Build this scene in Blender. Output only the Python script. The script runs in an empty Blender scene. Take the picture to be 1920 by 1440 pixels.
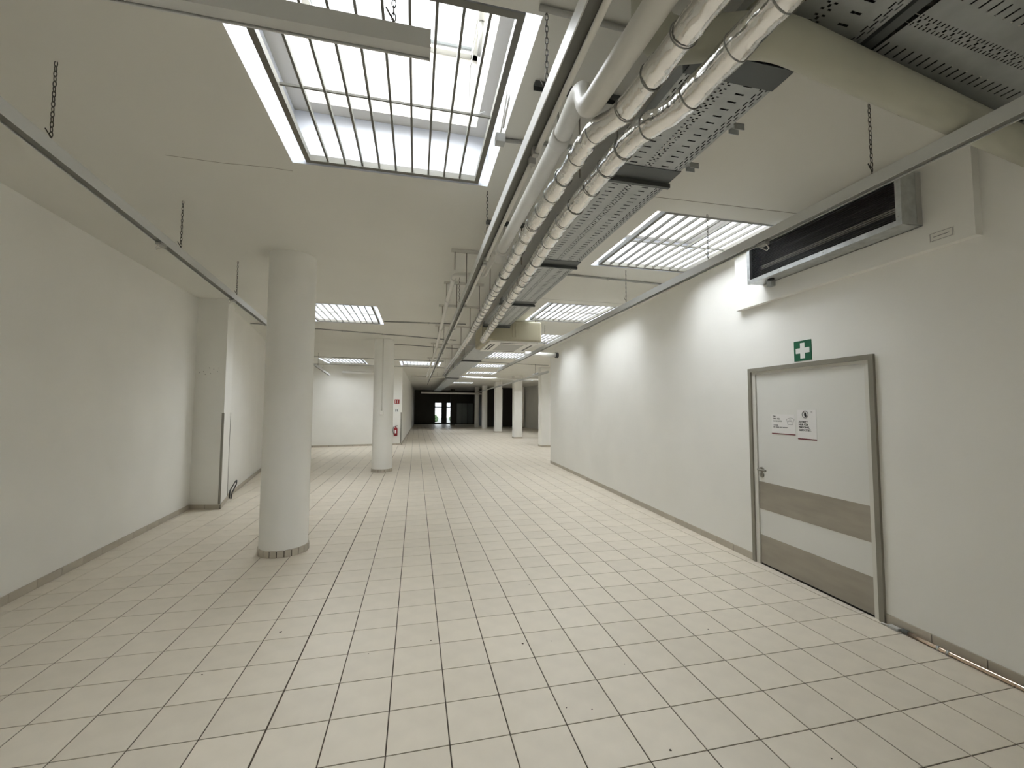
import bpy, bmesh, math, random
from mathutils import Vector, Matrix
random.seed(7)
SC = bpy.context.scene
COL = SC.collection

# ------------------------------------------------------------------ camera
F_PX = 784.94
YAW, PITCH, ROLL, EYE = 0.225664, 0.057578, 0.0044706, 1.6294
cy, sy, cp, sp = math.cos(YAW), math.sin(YAW), math.cos(PITCH), math.sin(PITCH)
fw = Vector((sy*cp, cy*cp, sp)); rt = Vector((cy, -sy, 0)); up = rt.cross(fw)
c, s = math.cos(ROLL), math.sin(ROLL)
RT, UP = c*rt + s*up, -s*rt + c*up
cam_d = bpy.data.cameras.new('camera')
cam_d.sensor_width = 36.0; cam_d.sensor_fit = 'HORIZONTAL'
cam_d.lens = F_PX/1920*36.0
cam_d.clip_start = 0.02; cam_d.clip_end = 300
cam = bpy.data.objects.new('camera', cam_d); COL.objects.link(cam)
cam.matrix_world = Matrix(((RT.x, UP.x, -fw.x, 0), (RT.y, UP.y, -fw.y, 0), (RT.z, UP.z, -fw.z, EYE), (0, 0, 0, 1)))
SC.camera = cam
def project(p):
    q = Vector(p) - Vector((0, 0, EYE)); d = q.dot(fw)
    if d < 0.05: return None
    return (960 + F_PX*q.dot(RT)/d, 720 - F_PX*q.dot(UP)/d)

# ------------------------------------------------------------------ daylight (overcast sky) and exposure
world = bpy.data.worlds.new('overcast_sky'); SC.world = world
world.use_nodes = True
bg = world.node_tree.nodes['Background']
bg.inputs['Color'].default_value = (0.93, 0.965, 1.0, 1)
SKY_L = 5.0
bg.inputs['Strength'].default_value = 1.0
SC.view_settings.view_transform = 'Standard'
SC.view_settings.look = 'None'
SC.view_settings.gamma = 1.0
SC.view_settings.exposure = 1.74
SC.view_settings.use_curve_mapping = False
SC.cycles.max_bounces = 9
SC.cycles.diffuse_bounces = 7
SC.cycles.use_adaptive_sampling = True; SC.cycles.adaptive_threshold = 0.1; SC.cycles.adaptive_min_samples = 16
SC.cycles.transparent_max_bounces = 16

CEIL = 3.4
# skylight openings in the ceiling: x0, x1, y0, y1
SKY = [(-0.90, 0.53, 1.72, 3.22), (2.08, 3.48, 3.27, 4.74), (2.12, 3.48, 6.62, 8.08), (-2.10, -0.69, 7.60, 9.25),
       (2.15, 3.54, 9.55, 10.90), (2.30, 3.60, 13.06, 14.70), (-3.46, -1.92, 16.20, 18.00), (-0.63, 0.95, 16.45, 18.10),
       (2.33, 3.70, 16.75, 18.20), (2.50, 3.90, 20.30, 21.70), (2.42, 3.70, 23.40, 25.20), (2.30, 3.90, 28.90, 30.50),
       (5.90, 7.30, 14.00, 15.50), (5.90, 7.30, 19.40, 21.00), (5.90, 7.30, 24.50, 26.00),
       (-0.90, 0.53, -4.40, -2.90)]  # last opening: unseen behind the camera, added to light the near floor
# the end shop windows: x0, x1, z0, z1
SHOPWIN = [(1.88, 2.60, 0.06, 2.17), (3.05, 3.58, 0.06, 2.17)]
LEDGE = 3.80
def shaft_top(n): return 4.34 if n == 0 else 4.16

def portal(name, loc, rot, sx, sy_):
    l = bpy.data.lights.new(name, 'AREA'); l.shape = 'RECTANGLE'; l.size = sx; l.size_y = sy_
    l.cycles.is_portal = True
    o = bpy.data.objects.new(name, l); o.location = loc; o.rotation_euler = rot; COL.objects.link(o)
for n_, (x0, x1, y0, y1) in enumerate(SKY):        # daylight entering under each roof pane
    l = bpy.data.lights.new('skylight_daylight', 'AREA'); l.shape = 'RECTANGLE'; e_ = 0.32 if n_ == 0 else 0.26; l.size = x1-x0-e_; l.size_y = y1-y0-e_
    l.color = (0.93, 0.965, 1.0); l.energy = SKY_L*math.pi*l.size*l.size_y*(0.6 if n_ in (6, 7) else 1.0)   # rear two lamps dimmed to keep the back wall darker
    o = bpy.data.objects.new('skylight_daylight', l); o.location = ((x0+x1)/2, (y0+y1)/2, shaft_top(n_)+0.02); COL.objects.link(o)
for (x0, x1, z0, z1) in SHOPWIN:
    portal('daylight_portal', ((x0+x1)/2, 42.95, (z0+z1)/2), (math.radians(-90), 0, 0), x1-x0, z1-z0)

# ------------------------------------------------------------------ materials
MAT = {}
def mat(name, col, rough=0.6, metal=0.0, noise=0.0, nscale=8.0, bump=0.0, bscale=60.0, vary=0.0, spec=0.5, stretch=None, coords='Object'):
    m = bpy.data.materials.new(name); m.use_nodes = True
    nt = m.node_tree; b = nt.nodes['Principled BSDF']
    b.inputs['Roughness'].default_value = rough
    b.inputs['Metallic'].default_value = metal
    b.inputs['Specular IOR Level'].default_value = spec
    b.inputs['Base Color'].default_value = (*col, 1)
    tc = nt.nodes.new('ShaderNodeTexCoord'); src = tc.outputs[coords]
    if coords == 'World':
        pass
    if stretch:
        mp = nt.nodes.new('ShaderNodeMapping'); mp.inputs['Scale'].default_value = stretch
        nt.links.new(src, mp.inputs['Vector']); src = mp.outputs['Vector']
    last = None
    if noise > 0:
        n = nt.nodes.new('ShaderNodeTexNoise'); n.inputs['Scale'].default_value = nscale; n.inputs['Detail'].default_value = 2
        nt.links.new(src, n.inputs['Vector'])
        mr = nt.nodes.new('ShaderNodeMapRange'); mr.inputs[1].default_value = 0.3; mr.inputs[2].default_value = 0.7
        mr.inputs[3].default_value = 1-noise; mr.inputs[4].default_value = 1+noise
        nt.links.new(n.outputs['Fac'], mr.inputs[0]); last = mr.outputs[0]
    if vary > 0:
        oi = nt.nodes.new('ShaderNodeObjectInfo'); ge = nt.nodes.new('ShaderNodeNewGeometry')
        ad = nt.nodes.new('ShaderNodeMath'); ad.operation = 'ADD'
        nt.links.new(oi.outputs['Random'], ad.inputs[0]); nt.links.new(ge.outputs['Random Per Island'], ad.inputs[1])
        fr = nt.nodes.new('ShaderNodeMath'); fr.operation = 'FRACT'; nt.links.new(ad.outputs[0], fr.inputs[0])
        mr2 = nt.nodes.new('ShaderNodeMapRange'); mr2.inputs[3].default_value = 1-vary; mr2.inputs[4].default_value = 1+vary
        nt.links.new(fr.outputs[0], mr2.inputs[0])
        if last is None: last = mr2.outputs[0]
        else:
            mu = nt.nodes.new('ShaderNodeMath'); mu.operation = 'MULTIPLY'
            nt.links.new(last, mu.inputs[0]); nt.links.new(mr2.outputs[0], mu.inputs[1]); last = mu.outputs[0]
    if last is not None:
        mx = nt.nodes.new('ShaderNodeVectorMath'); mx.operation = 'SCALE'
        mx.inputs[0].default_value = col; nt.links.new(last, mx.inputs['Scale'])
        nt.links.new(mx.outputs[0], b.inputs['Base Color'])
    if bump > 0:
        n2 = nt.nodes.new('ShaderNodeTexNoise'); n2.inputs['Scale'].default_value = bscale; n2.inputs['Detail'].default_value = 2
        nt.links.new(src, n2.inputs['Vector'])
        bp = nt.nodes.new('ShaderNodeBump'); bp.inputs['Strength'].default_value = bump; bp.inputs['Distance'].default_value = 0.01
        nt.links.new(n2.outputs['Fac'], bp.inputs['Height']); nt.links.new(bp.outputs[0], b.inputs['Normal'])
    MAT[name] = m
    return m
mat('wall_paint', (0.85, 0.845, 0.81), 0.65, noise=0.02, nscale=1.5)
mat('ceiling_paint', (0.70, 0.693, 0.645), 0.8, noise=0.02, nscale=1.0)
mat('column_paint', (0.85, 0.845, 0.81), 0.6, noise=0.02, nscale=2)
mat('floor_tile', (0.68, 0.62, 0.52), 0.40, noise=0.035, nscale=7, vary=0.035)
mat('grout', (0.075, 0.058, 0.042), 0.9, noise=0.2, nscale=20)
mat('skirting', (0.47, 0.43, 0.36), 0.5, noise=0.05, nscale=6, vary=0.05)
mat('white_paint', (0.80, 0.80, 0.79), 0.55, noise=0.01)
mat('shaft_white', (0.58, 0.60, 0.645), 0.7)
mat('shaft_beige', (0.50, 0.48, 0.44), 0.7)
mat('grille_paint', (0.16, 0.155, 0.13), 0.5)
mat('track_paint', (0.62, 0.63, 0.62), 0.4)
mat('track_dark', (0.16, 0.16, 0.145), 0.5)
mat('rod_metal', (0.22, 0.20, 0.17), 0.45, metal=0.3)
mat('heater_slat', (0.035, 0.035, 0.034), 0.5)
mat('heater_bar', (0.45, 0.43, 0.38), 0.5)
mat('chain_metal', (0.10, 0.095, 0.085), 0.45, metal=0.6)
mat('galvanised', (0.52, 0.54, 0.54), 0.38, metal=0.85, noise=0.12, nscale=18)
mat('tray_metal', (0.42, 0.44, 0.44), 0.45, metal=0.6, noise=0.08, nscale=10)
mat('tray_dark', (0.12, 0.13, 0.13), 0.45, metal=0.5)
mat('foil', (0.82, 0.81, 0.79), 0.13, metal=1.0, noise=0.06, nscale=14, bump=0.7, bscale=22)
mat('foil_band', (0.30, 0.30, 0.28), 0.35, metal=0.8)
mat('pipe_white', (0.72, 0.71, 0.67), 0.4, noise=0.02)
mat('duct_cream', (0.45, 0.45, 0.37), 0.55, noise=0.06, nscale=3, bump=0.1, bscale=6)
mat('ac_cream', (0.40, 0.37, 0.265), 0.5, noise=0.02)
mat('ac_white', (0.78, 0.77, 0.73), 0.5)
mat('grey_plastic', (0.42, 0.42, 0.40), 0.5)
mat('black_plastic', (0.015, 0.015, 0.014), 0.5)
mat('cable_black', (0.02, 0.02, 0.02), 0.55)
mat('door_white', (0.74, 0.74, 0.71), 0.4, noise=0.01, nscale=2)
mat('frame_light', (0.70, 0.69, 0.64), 0.45)
mat('frame_steel', (0.25, 0.235, 0.195), 0.45, noise=0.08, nscale=4)
mat('kick_steel', (0.36, 0.335, 0.29), 0.36, metal=0.6, noise=0.07, nscale=3, stretch=(1, 1, 5))
mat('paper', (0.80, 0.79, 0.78), 0.7)
mat('ink', (0.03, 0.03, 0.03), 0.7)
mat('ink_grey', (0.25, 0.25, 0.25), 0.7)
mat('maroon', (0.16, 0.03, 0.04), 0.6)
mat('sign_green', (0.012, 0.12, 0.06), 0.4)
mat('sign_white', (0.82, 0.84, 0.82), 0.4)
mat('sign_red', (0.33, 0.015, 0.015), 0.4)
mat('red_enamel', (0.30, 0.012, 0.018), 0.3)
mat('corner_guard', (0.30, 0.29, 0.26), 0.35, metal=0.7)
mat('copper', (0.72, 0.58, 0.46), 0.25, metal=0.9, bump=0.2, bscale=30)
mat('far_end_dark', (0.075, 0.07, 0.055), 0.6, noise=0.1, nscale=1)  # dark tone of the hall's end; on the column it is painted-in shade
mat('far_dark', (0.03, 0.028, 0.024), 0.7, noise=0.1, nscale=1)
mat('far_glass_panel', (0.34, 0.38, 0.38), 0.25, noise=0.05, nscale=1)
mat('tube_lamp', (0.78, 0.77, 0.72), 0.3)
mat('crumb', (0.05, 0.035, 0.025), 0.9)
mat('asphalt', (0.25, 0.25, 0.24), 0.9, noise=0.1)
mat('hedge_green', (0.10, 0.16, 0.07), 0.8, noise=0.3, nscale=12)
mat('stain', (0.30, 0.28, 0.24), 0.8)
m = bpy.data.materials.new('glass'); m.use_nodes = True; nt = m.node_tree; nt.nodes.clear()
out = nt.nodes.new('ShaderNodeOutputMaterial'); mixn = nt.nodes.new('ShaderNodeMixShader')
tr = nt.nodes.new('ShaderNodeBsdfTransparent'); gl = nt.nodes.new('ShaderNodeBsdfGlossy'); fn = nt.nodes.new('ShaderNodeFresnel')
tr.inputs[0].default_value = (0.93, 0.95, 0.95, 1); gl.inputs['Roughness'].default_value = 0.03; fn.inputs[0].default_value = 1.3
nt.links.new(fn.outputs[0], mixn.inputs[0]); nt.links.new(tr.outputs[0], mixn.inputs[1]); nt.links.new(gl.outputs[0], mixn.inputs[2])
nt.links.new(mixn.outputs[0], out.inputs[0]); MAT['glass'] = m

# ------------------------------------------------------------------ helpers
class MB:
    def __init__(self, tf=None): self.v = []; self.f = []; self.sm = []; self.tf = tf
    def add(self, vs, fs, smooth=False):
        o = len(self.v)
        if self.tf: vs = [self.tf(*p) for p in vs]
        self.v += [tuple(p) for p in vs]
        for q in fs: self.f.append([o+i for i in q]); self.sm.append(smooth)
        return self
    def box(self, x0, x1, y0, y1, z0, z1):
        return self.add([(x0,y0,z0),(x1,y0,z0),(x1,y1,z0),(x0,y1,z0),(x0,y0,z1),(x1,y0,z1),(x1,y1,z1),(x0,y1,z1)],
                        [(3,2,1,0),(4,5,6,7),(0,1,5,4),(1,2,6,5),(2,3,7,6),(3,0,4,7)])
    def bar(self, a, b, w, h):               # box of width w and height h along a to b, a and b at the section centre
        a, b = Vector(a), Vector(b); d = (b-a).normalized()
        sd = d.cross(Vector((0,0,1)))
        if sd.length < 1e-4: sd = Vector((1,0,0))
        sd.normalize(); u = sd.cross(d)
        vs = []
        for p in (a, b):
            for (i, j) in ((-1,-1),(1,-1),(1,1),(-1,1)): vs.append(p + sd*(i*w/2) + u*(j*h/2))
        return self.add(vs, [(3,2,1,0),(4,5,6,7),(0,1,5,4),(1,2,6,5),(2,3,7,6),(3,0,4,7)])
    def tube(self, pts, r, n=12, caps=True, closed=False, rads=None, smooth=True):
        pts = [Vector(p) for p in pts]; N = len(pts); vs = []; fs = []
        prev = None
        for i, p in enumerate(pts):
            if closed: t = pts[(i+1) % N] - pts[i-1]
            elif i == 0: t = pts[1]-pts[0]
            elif i == N-1: t = pts[-1]-pts[-2]
            else: t = (pts[i+1]-p).normalized() + (p-pts[i-1]).normalized()
            t.normalize()
            if prev is None:
                a = Vector((0,0,1)) if abs(t.z) < 0.9 else Vector((1,0,0))
                u = t.cross(a).normalized()
            else:
                u = (prev - t*prev.dot(t)).normalized()
            prev = u; w = t.cross(u)
            rr = rads[i] if rads else r
            for k in range(n):
                an = 2*math.pi*k/n
                vs.append(p + u*math.cos(an)*rr + w*math.sin(an)*rr)
        M_ = N if closed else N-1
        for i in range(M_):
            for k in range(n):
                j = (i+1) % N; k2 = (k+1) % n
                fs.append((i*n+k, i*n+k2, j*n+k2, j*n+k))
        self.add(vs, fs, smooth)
        if caps and not closed:
            o = len(self.v) - len(vs)
            self.f.append([o+k for k in range(n)][::-1]); self.sm.append(False)
            self.f.append([o+(N-1)*n+k for k in range(n)]); self.sm.append(False)
        return self
    def lathe(self, prof, cx, cy_, n=32, z0=0):    # profile of (r, z)
        vs = []; fs = []
        for (r, z) in prof:
            for k in range(n):
                a = 2*math.pi*k/n; vs.append((cx+r*math.cos(a), cy_+r*math.sin(a), z0+z))
        for i in range(len(prof)-1):
            for k in range(n):
                k2 = (k+1) % n; fs.append((i*n+k, i*n+k2, (i+1)*n+k2, (i+1)*n+k))
        return self.add(vs, fs, True)
    def mesh(self, name, mt):
        me = bpy.data.meshes.new(name); me.from_pydata([tuple(p) for p in self.v], [], self.f)
        me.polygons.foreach_set('use_smooth', self.sm); me.materials.append(MAT[mt]); me.update()
        return me
    def build(self, name, mt, parent=None, bevel=0, sharp=True):
        me = self.mesh(name, mt); o = bpy.data.objects.new(name, me); COL.objects.link(o)
        if parent is not None:
            o.parent = parent; o.matrix_parent_inverse = Matrix.Translation(-parent.location)
        if bevel:
            b = o.modifiers.new('bevel', 'BEVEL'); b.width = bevel; b.segments = 3; b.limit_method = 'ANGLE'
        return o
def tag(o, label, cat, group=None):
    o['label'] = label; o['category'] = cat
    if group: o['group'] = group
    return o
def thing(name, label, cat, loc=(0,0,0), group=None):
    o = bpy.data.objects.new(name, None); o.location = loc; o.empty_display_size = 0.1; COL.objects.link(o)
    return tag(o, label, cat, group)
def struct(o): o['kind'] = 'structure'; return o
def sroot(name, loc=(0,0,0)):
    o = bpy.data.objects.new(name, None); o.location = loc; o.empty_display_size = 0.1; COL.objects.link(o); o['kind'] = 'structure'; return o
def inst(name, me, loc, rz, parent):
    o = bpy.data.objects.new(name, me); COL.objects.link(o); o.parent = parent
    o.matrix_parent_inverse = Matrix.Translation(-parent.location); o.location = loc; o.rotation_euler = (0, 0, rz); return o

# ------------------------------------------------------------------ setting: floor
def xl1(y): return -3.26 - 0.067*(y-4.337)
def xl2(y): return -3.246 - 0.166*(y-8.49)
def yback(x): return 18.493 + 0.1812*(x+4.111)
def xr(y): return 3.599 + 0.0436*(y-3.927)
def xcor(y): return -0.595 + 0.0195*(y-19.127)
YR, YEND = -5.5, 43.0
floor = struct(MB().box(-5.4, 10.2, YR-0.2, YEND+0.2, -0.15, -0.004).build('floor', 'grout'))
T = 0.3; GX, GY = -0.1101, 2.1359
JX, JY = 0.0064, 0.0056
def tile_poly(i, j):
    x0, x1 = GX+i*T+JX/2, GX+(i+1)*T-JX/2
    y0, y1 = GY+j*T+JY/2, GY+(j+1)*T-JY/2
    if i == -3: x1 -= 0.0015         # the wide movement joint
    if i == -2: x0 += 0.0015
    P = [(x0,y0),(x1,y0),(x1,y1),(x0,y1)]
    cutted = False
    yc = (y0+y1)/2; xc = (x0+x1)/2
    hs = []
    if yc < 8.3: hs.append((1, 0.067, 3.26-0.067*4.337))            # x + .067 y + c > 0
    elif yc < 19.3 and xc < -0.5: hs.append((1, 0.166, 3.246-0.166*8.49)); hs.append((0.1812, -1, 18.493+0.1812*4.111))
    elif yc >= 18.9: hs.append((1, -0.0195, 0.595+0.0195*19.127))
    if yc < 12.0: hs.append((-1, 0.0436, 3.599-0.0436*3.927))
    for (a, b, c_) in hs:
        R = []
        for k in range(len(P)):
            p, q = P[k], P[(k+1) % len(P)]
            dp = a*p[0]+b*p[1]+c_; dq = a*q[0]+b*q[1]+c_
            if dp >= 0: R.append(p)
            if (dp >= 0) != (dq >= 0):
                t = dp/(dp-dq); R.append((p[0]+t*(q[0]-p[0]), p[1]+t*(q[1]-p[1])))
        if len(R) != len(P) or R != P: cutted = True
        P = R
        if len(P) < 3: return None, True
    return P, cutted
def tile_mb(P, mbx, ox=0, oy=0):
    cx = sum(p[0] for p in P)/len(P); cyy = sum(p[1] for p in P)/len(P); n = len(P); e = 0.0012
    def shrink(p):
        d = math.hypot(p[0]-cx, p[1]-cyy) or 1; return (p[0]-(p[0]-cx)*e*1.4/d, p[1]-(p[1]-cyy)*e*1.4/d)
    vs = [(p[0]-ox, p[1]-oy, -0.008) for p in P] + [(p[0]-ox, p[1]-oy, -e) for p in P] + [(*[a-b for a, b in zip(shrink(p), (ox, oy))], 0) for p in P]
    fs = []
    for k in range(n):
        k2 = (k+1) % n
        fs.append((k, k2, n+k2, n+k)); fs.append((n+k, n+k2, 2*n+k2, 2*n+k))
    fs.append([2*n+k for k in range(n)])
    mbx.add(vs, fs)
tiles = []
for j in range(-26, 137):
    for i in range(-18, 33):
        xc, yc = GX+(i+.5)*T, GY+(j+.5)*T
        if yc < YR or yc > YEND or (yc < 12.1 and xc > 4.3): continue
        if yc > 19.4 and xc < -0.9: continue
        P, cut = tile_poly(i, j)
        if not P: continue
        area = 0
        q = [project((p[0], p[1], 0)) for p in P]
        if all(a is not None for a in q) and any(-5 < a[0] < 1925 and -5 < a[1] < 1445 for a in q):
            q = [(min(max(a[0], 0), 1920), min(max(a[1], 0), 1440)) for a in q]
            area = abs(sum(q[k][0]*q[(k+1) % len(q)][1]-q[(k+1) % len(q)][0]*q[k][1] for k in range(len(q))))/2
        tiles.append((area, i, j, P, cut))
tiles.sort(key=lambda t: -t[0])
proto = MB(); h = T/2
std = {}
rest = MB()
for n_, (area, i, j, P, cut) in enumerate(tiles):
    if n_ < 300:
        xc, yc = GX+(i+.5)*T, GY+(j+.5)*T
        key = i if i in (-3, -2) else 0
        if cut or (key not in std):
            b = MB(); tile_mb(P, b, xc, yc); me = b.mesh('floor_tile', 'floor_tile')
            if not cut: std[key] = me
        else: me = std[key]
        inst('floor_tile', me, (xc, yc, 0), 0, floor)
    else: tile_mb(P, rest)
o = rest.build('floor_tiles', 'floor_tile', floor); o['kind'] = 'stuff'

# ------------------------------------------------------------------ setting: ceiling with openings
def ceiling():
    xs = sorted(set([-5.6, 10.4] + [v for k in SKY for v in k[:2]])); ys = sorted(set([YR-0.2, YEND+0.2] + [v for k in SKY for v in k[2:]]))
    mb = MB()
    for a in range(len(xs)-1):
        for b in range(len(ys)-1):
            xm, ym = (xs[a]+xs[a+1])/2, (ys[b]+ys[b+1])/2
            if any(k[0] < xm < k[1] and k[2] < ym < k[3] for k in SKY): continue
            mb.add([(xs[a],ys[b],CEIL),(xs[a],ys[b+1],CEIL),(xs[a+1],ys[b+1],CEIL),(xs[a+1],ys[b],CEIL)], [(0,1,2,3)])
    o = mb.build('ceiling', 'ceiling_paint'); struct(o)
    return o
ceil = ceiling()
for n_, (pts, w) in enumerate(((((-1.75,3.33),(-1.4,3.345),(-1.1,3.328),(-0.93,3.34)), 0.005), (((1.62,3.06),(2.4,3.045),(3.5,3.02)), 0.007), (((1.62,6.42),(3.5,6.38)), 0.006))):
    b = MB()
    for k in range(len(pts)-1): b.bar((*pts[k], CEIL-0.0006), (*pts[k+1], CEIL-0.0006), w, 0.001)
    b.build('plaster_crack', 'stain', ceil)

# ------------------------------------------------------------------ setting: walls
def wall_quad(name, a, b, th=0.2, z0=0.0, z1=CEIL, mt='wall_paint'):
    # a to b is the visible face; the wall's thickness goes to the right of the direction a to b
    a, b = Vector((*a, 0)), Vector((*b, 0)); d = (b-a).normalized(); n = Vector((d.y, -d.x, 0))*th
    mb = MB(); vs = []
    for z in (z0, z1):
        for p in (a, b, b+n, a+n): vs.append((p.x, p.y, z))
    mb.add(vs, [(3,2,1,0),(4,5,6,7),(0,1,5,4),(1,2,6,5),(2,3,7,6),(3,0,4,7)])
    return struct(mb.build(name, mt))
def wl(y, f): return (f(y), y)
wall_left = wall_quad('wall_left', wl(8.4, xl1), wl(YR, xl1))
wall_quad('wall_left_rear', (-4.95, 18.34), wl(8.34, xl2))
wall_quad('wall_back', (-0.595, 19.127), (-5.05, yback(-5.05)))
wall_quad('wall_passage', (xcor(YEND), YEND), (-0.597, 19.13))
wall_quad('wall_rear', (-3.2, YR), (3.8, YR))
wall_quad('wall_right_bay', (9.7, 12.05), (9.36, 31.0))
wall_quad('wall_right_corner', (9.36, 31.0), (8.64, 36.3))
wall_quad('wall_right_return', (4.15, 12.04), (9.9, 12.04), 0.2)
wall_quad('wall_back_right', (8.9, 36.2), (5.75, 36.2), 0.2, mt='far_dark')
wall_quad('wall_back_side', (5.75, 36.2), (5.75, YEND), 0.2, mt='far_end_dark')
# end wall with shop windows
mb = MB()
xs = [-0.6, 1.88, 2.60, 3.05, 3.58, 6.0]
for a in range(5):
    if a in (1, 3):
        mb.box(xs[a], xs[a+1], YEND, YEND+0.2, 0, 0.06); mb.box(xs[a], xs[a+1], YEND, YEND+0.2, 2.17, CEIL)
    else: mb.box(xs[a], xs[a+1], YEND, YEND+0.2, 0, CEIL)
struct(mb.build('wall_end', 'far_end_dark'))
for n_, (x0, x1, z0, z1) in enumerate(SHOPWIN):
    r = sroot('window_%d' % (n_+1), ((x0+x1)/2, YEND+0.08, z0))
    b = MB()
    for (a0, a1, c0, c1) in ((x0, x0+.05, z0, z1), (x1-.05, x1, z0, z1), (x0, x1, z0, z0+.06), (x0, x1, z1-.05, z1), (x0, x1, 1.66, 1.76)):
        b.box(a0, a1, YEND+.05, YEND+.11, c0, c1)
    b.build('window_frame', 'far_dark', r)
    MB().box(x0+.05, x1-.05, YEND+.075, YEND+.083, z0+.06, 1.66).build('pane', 'glass', r)
    MB().box(x0+.05, x1-.05, YEND+.075, YEND+.083, 1.76, z1-.05).build('pane', 'glass', r)
struct(MB().box(-10, 20, YEND+0.2, 70, -0.3, -0.02).build('ground', 'asphalt'))
for k, (x, y) in enumerate(((2.1, 50.0), (4.6, 52.5))):
    r = thing('outdoor_shrub', ('low green shrub outside behind the left shop window', 'low green shrub outside behind the right shop window')[k], 'shrub', (x, y, -0.02))
    bmx = bmesh.new(); bmesh.ops.create_icosphere(bmx, subdivisions=3, radius=0.5)
    for v in bmx.verts: v.co *= 1 + random.uniform(-.14, .14); v.co.z = max(v.co.z*0.9+0.35, -0.0)
    me = bpy.data.meshes.new('foliage'); bmx.to_mesh(me); me.materials.append(MAT['hedge_green'])
    inst('foliage', me, (x, y, -0.02), 0, r)

# right wall in its own frame: u along the wall away from the camera, v out into the room
_n = math.hypot(1, 0.0436); DX, DY = 0.0436/_n, 1/_n
B0 = (3.599 - 0.0436*3.927, 0.0)
def W(u, v, z): return (B0[0] + DX*u - DY*v, B0[1] + DY*u + DX*v, z)
RZ = math.atan2(-DX, DY)      # rotation of a thing whose local y runs along the wall
D0, D1, DT = 2.575, 3.925, 2.072
mb = MB(W)
mb.box(YR-0.1, D0, -0.2, 0, 0, CEIL); mb.box(D1, 12.05, -0.2, 0, 0, CEIL); mb.box(D0, D1, -0.2, 0, DT, CEIL)
wall_right = struct(mb.build('wall_right', 'wall_paint'))
# bulkhead box above the door, and its small plate
bk = MB(W).box(1.875, 4.03, 0, 0.06, 2.745, CEIL).build('trim_1', 'wall_paint'); struct(bk)
r = thing('rating_plate', 'small pale rectangular plate below the air heater, near the right corner of its wall box', 'plate', W(2.05, 0.062, 2.8))
MB(W).box(1.985, 2.125, 0.06, 0.063, 2.785, 2.85).build('plate', 'ac_white', r)
b = MB(W)
for a in ((1.99,2.12,2.79,2.793),(1.99,2.12,2.842,2.845),(1.99,1.993,2.79,2.845),(2.117,2.12,2.79,2.845),(2.01,2.10,2.815,2.82)): b.box(a[0],a[1],0.063,0.0635,a[2],a[3])
b.build('border', 'ink_grey', r)
# left pilaster
PL = [(-3.53, 7.745), (-3.012, 7.638), (-3.19, 8.36), (-3.60, 8.42)]
def prism(P, z0, z1):
    mbx = MB(); n = len(P)
    mbx.add([(*p, z0) for p in P]+[(*p, z1) for p in P], [list(range(n))[::-1], [n+k for k in range(n)]] + [(k, (k+1) % n, n+(k+1) % n, n+k) for k in range(n)])
    return mbx
pil = sroot('wall_pilaster', (-3.25, 7.9, 0))
prism(PL, 0, CEIL).build('shaft', 'column_paint', pil)
# steel corner guards
def guard(px, py, d1, d2, z1, parent, w=0.03):
    b = MB(); d1 = Vector((*d1, 0)).normalized(); d2 = Vector((*d2, 0)).normalized(); p = Vector((px, py, 0)); off = (d1+d2)*-0.003
    for d in (d1, d2):
        a0 = p+off; a1 = p+off+d*w
        b.bar((a0.x, a0.y, z1/2+0.04), (a1.x, a1.y, z1/2+0.04), 0.004, z1-0.08)
    b.build('corner_guard', 'corner_guard', parent)
guard(-3.012, 7.638, (-0.518, 0.107), (-0.178, 0.722), 1.53, pil, 0.035)
guard(-3.19, 8.36, (0.178, -0.722), (-0.41, 0.06), 1.53, pil, 0.035)
for (x, z) in ((-3.42,2.18),(-3.36,2.2),(-3.33,2.15),(-3.25,2.17),(-3.2,2.24),(-3.27,2.26),(-3.14,2.2),(-3.12,2.26)):
    yy = 7.745 - (x+3.53)*0.2066; MB().tube([(x, yy-0.002, z), (x, yy+0.004, z)], 0.006, 6).build('wall_plug', 'ink_grey', pil)

# skirting tiles along walls
SK_L, SK_H, SK_T = 0.2945, 0.075, 0.011
def sk_mesh(L):
    b = MB(); b.box(0, L, -SK_T, 0, 0.0005, SK_H-0.002); b.box(0.001, L-0.001, -SK_T+0.002, 0, SK_H-0.002, SK_H); return b.mesh('skirting_tile', 'skirting')
SKM = sk_mesh(SK_L)
def skirting(name, a, b):
    # a to b with the room on the right-hand side of the direction
    a, b = Vector((*a, 0)), Vector((*b, 0)); L = (b-a).length; d = (b-a)/L; rz = math.atan2(d.y, d.x)
    g = sroot(name, (a.x, a.y, 0))
    bb = MB(); n = Vector((d.y, -d.x, 0)); bb.bar(a+n*0.004+Vector((0,0,.034)), b+n*0.004+Vector((0,0,.034)), 0.007, 0.066); bb.build('mortar_bed', 'grout', g)
    k = 0.0
    while k < L-0.02:
        rest_ = min(SK_L, L-k-0.002); me = SKM if rest_ >= SK_L-1e-6 else sk_mesh(rest_)
        p = a + d*k; inst('skirting_tile', me, (p.x, p.y, 0), rz, g); k += 0.300
skirting('baseboard_left', wl(YR+.02, xl1), wl(7.74, xl1))
skirting('baseboard_pilaster_front', PL[0], PL[1])
skirting('baseboard_pilaster_side', PL[1], PL[2])
skirting('baseboard_left_rear', wl(8.42, xl2), (-4.88, 18.34))
skirting('baseboard_back', (-4.93, yback(-4.93)), (-0.6, 19.125))
skirting('baseboard_passage', (-0.594, 19.14), (xcor(34), 34))
def Wp(u): q = W(u, 0, 0); return (q[0], q[1])
skirting('baseboard_right', Wp(12.03), Wp(D1+0.005))
skirting('baseboard_right_near', Wp(D0-0.005), Wp(-2.9))
skirting('baseboard_right_bay', (9.36, 31.0), (9.69, 12.2))

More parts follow.
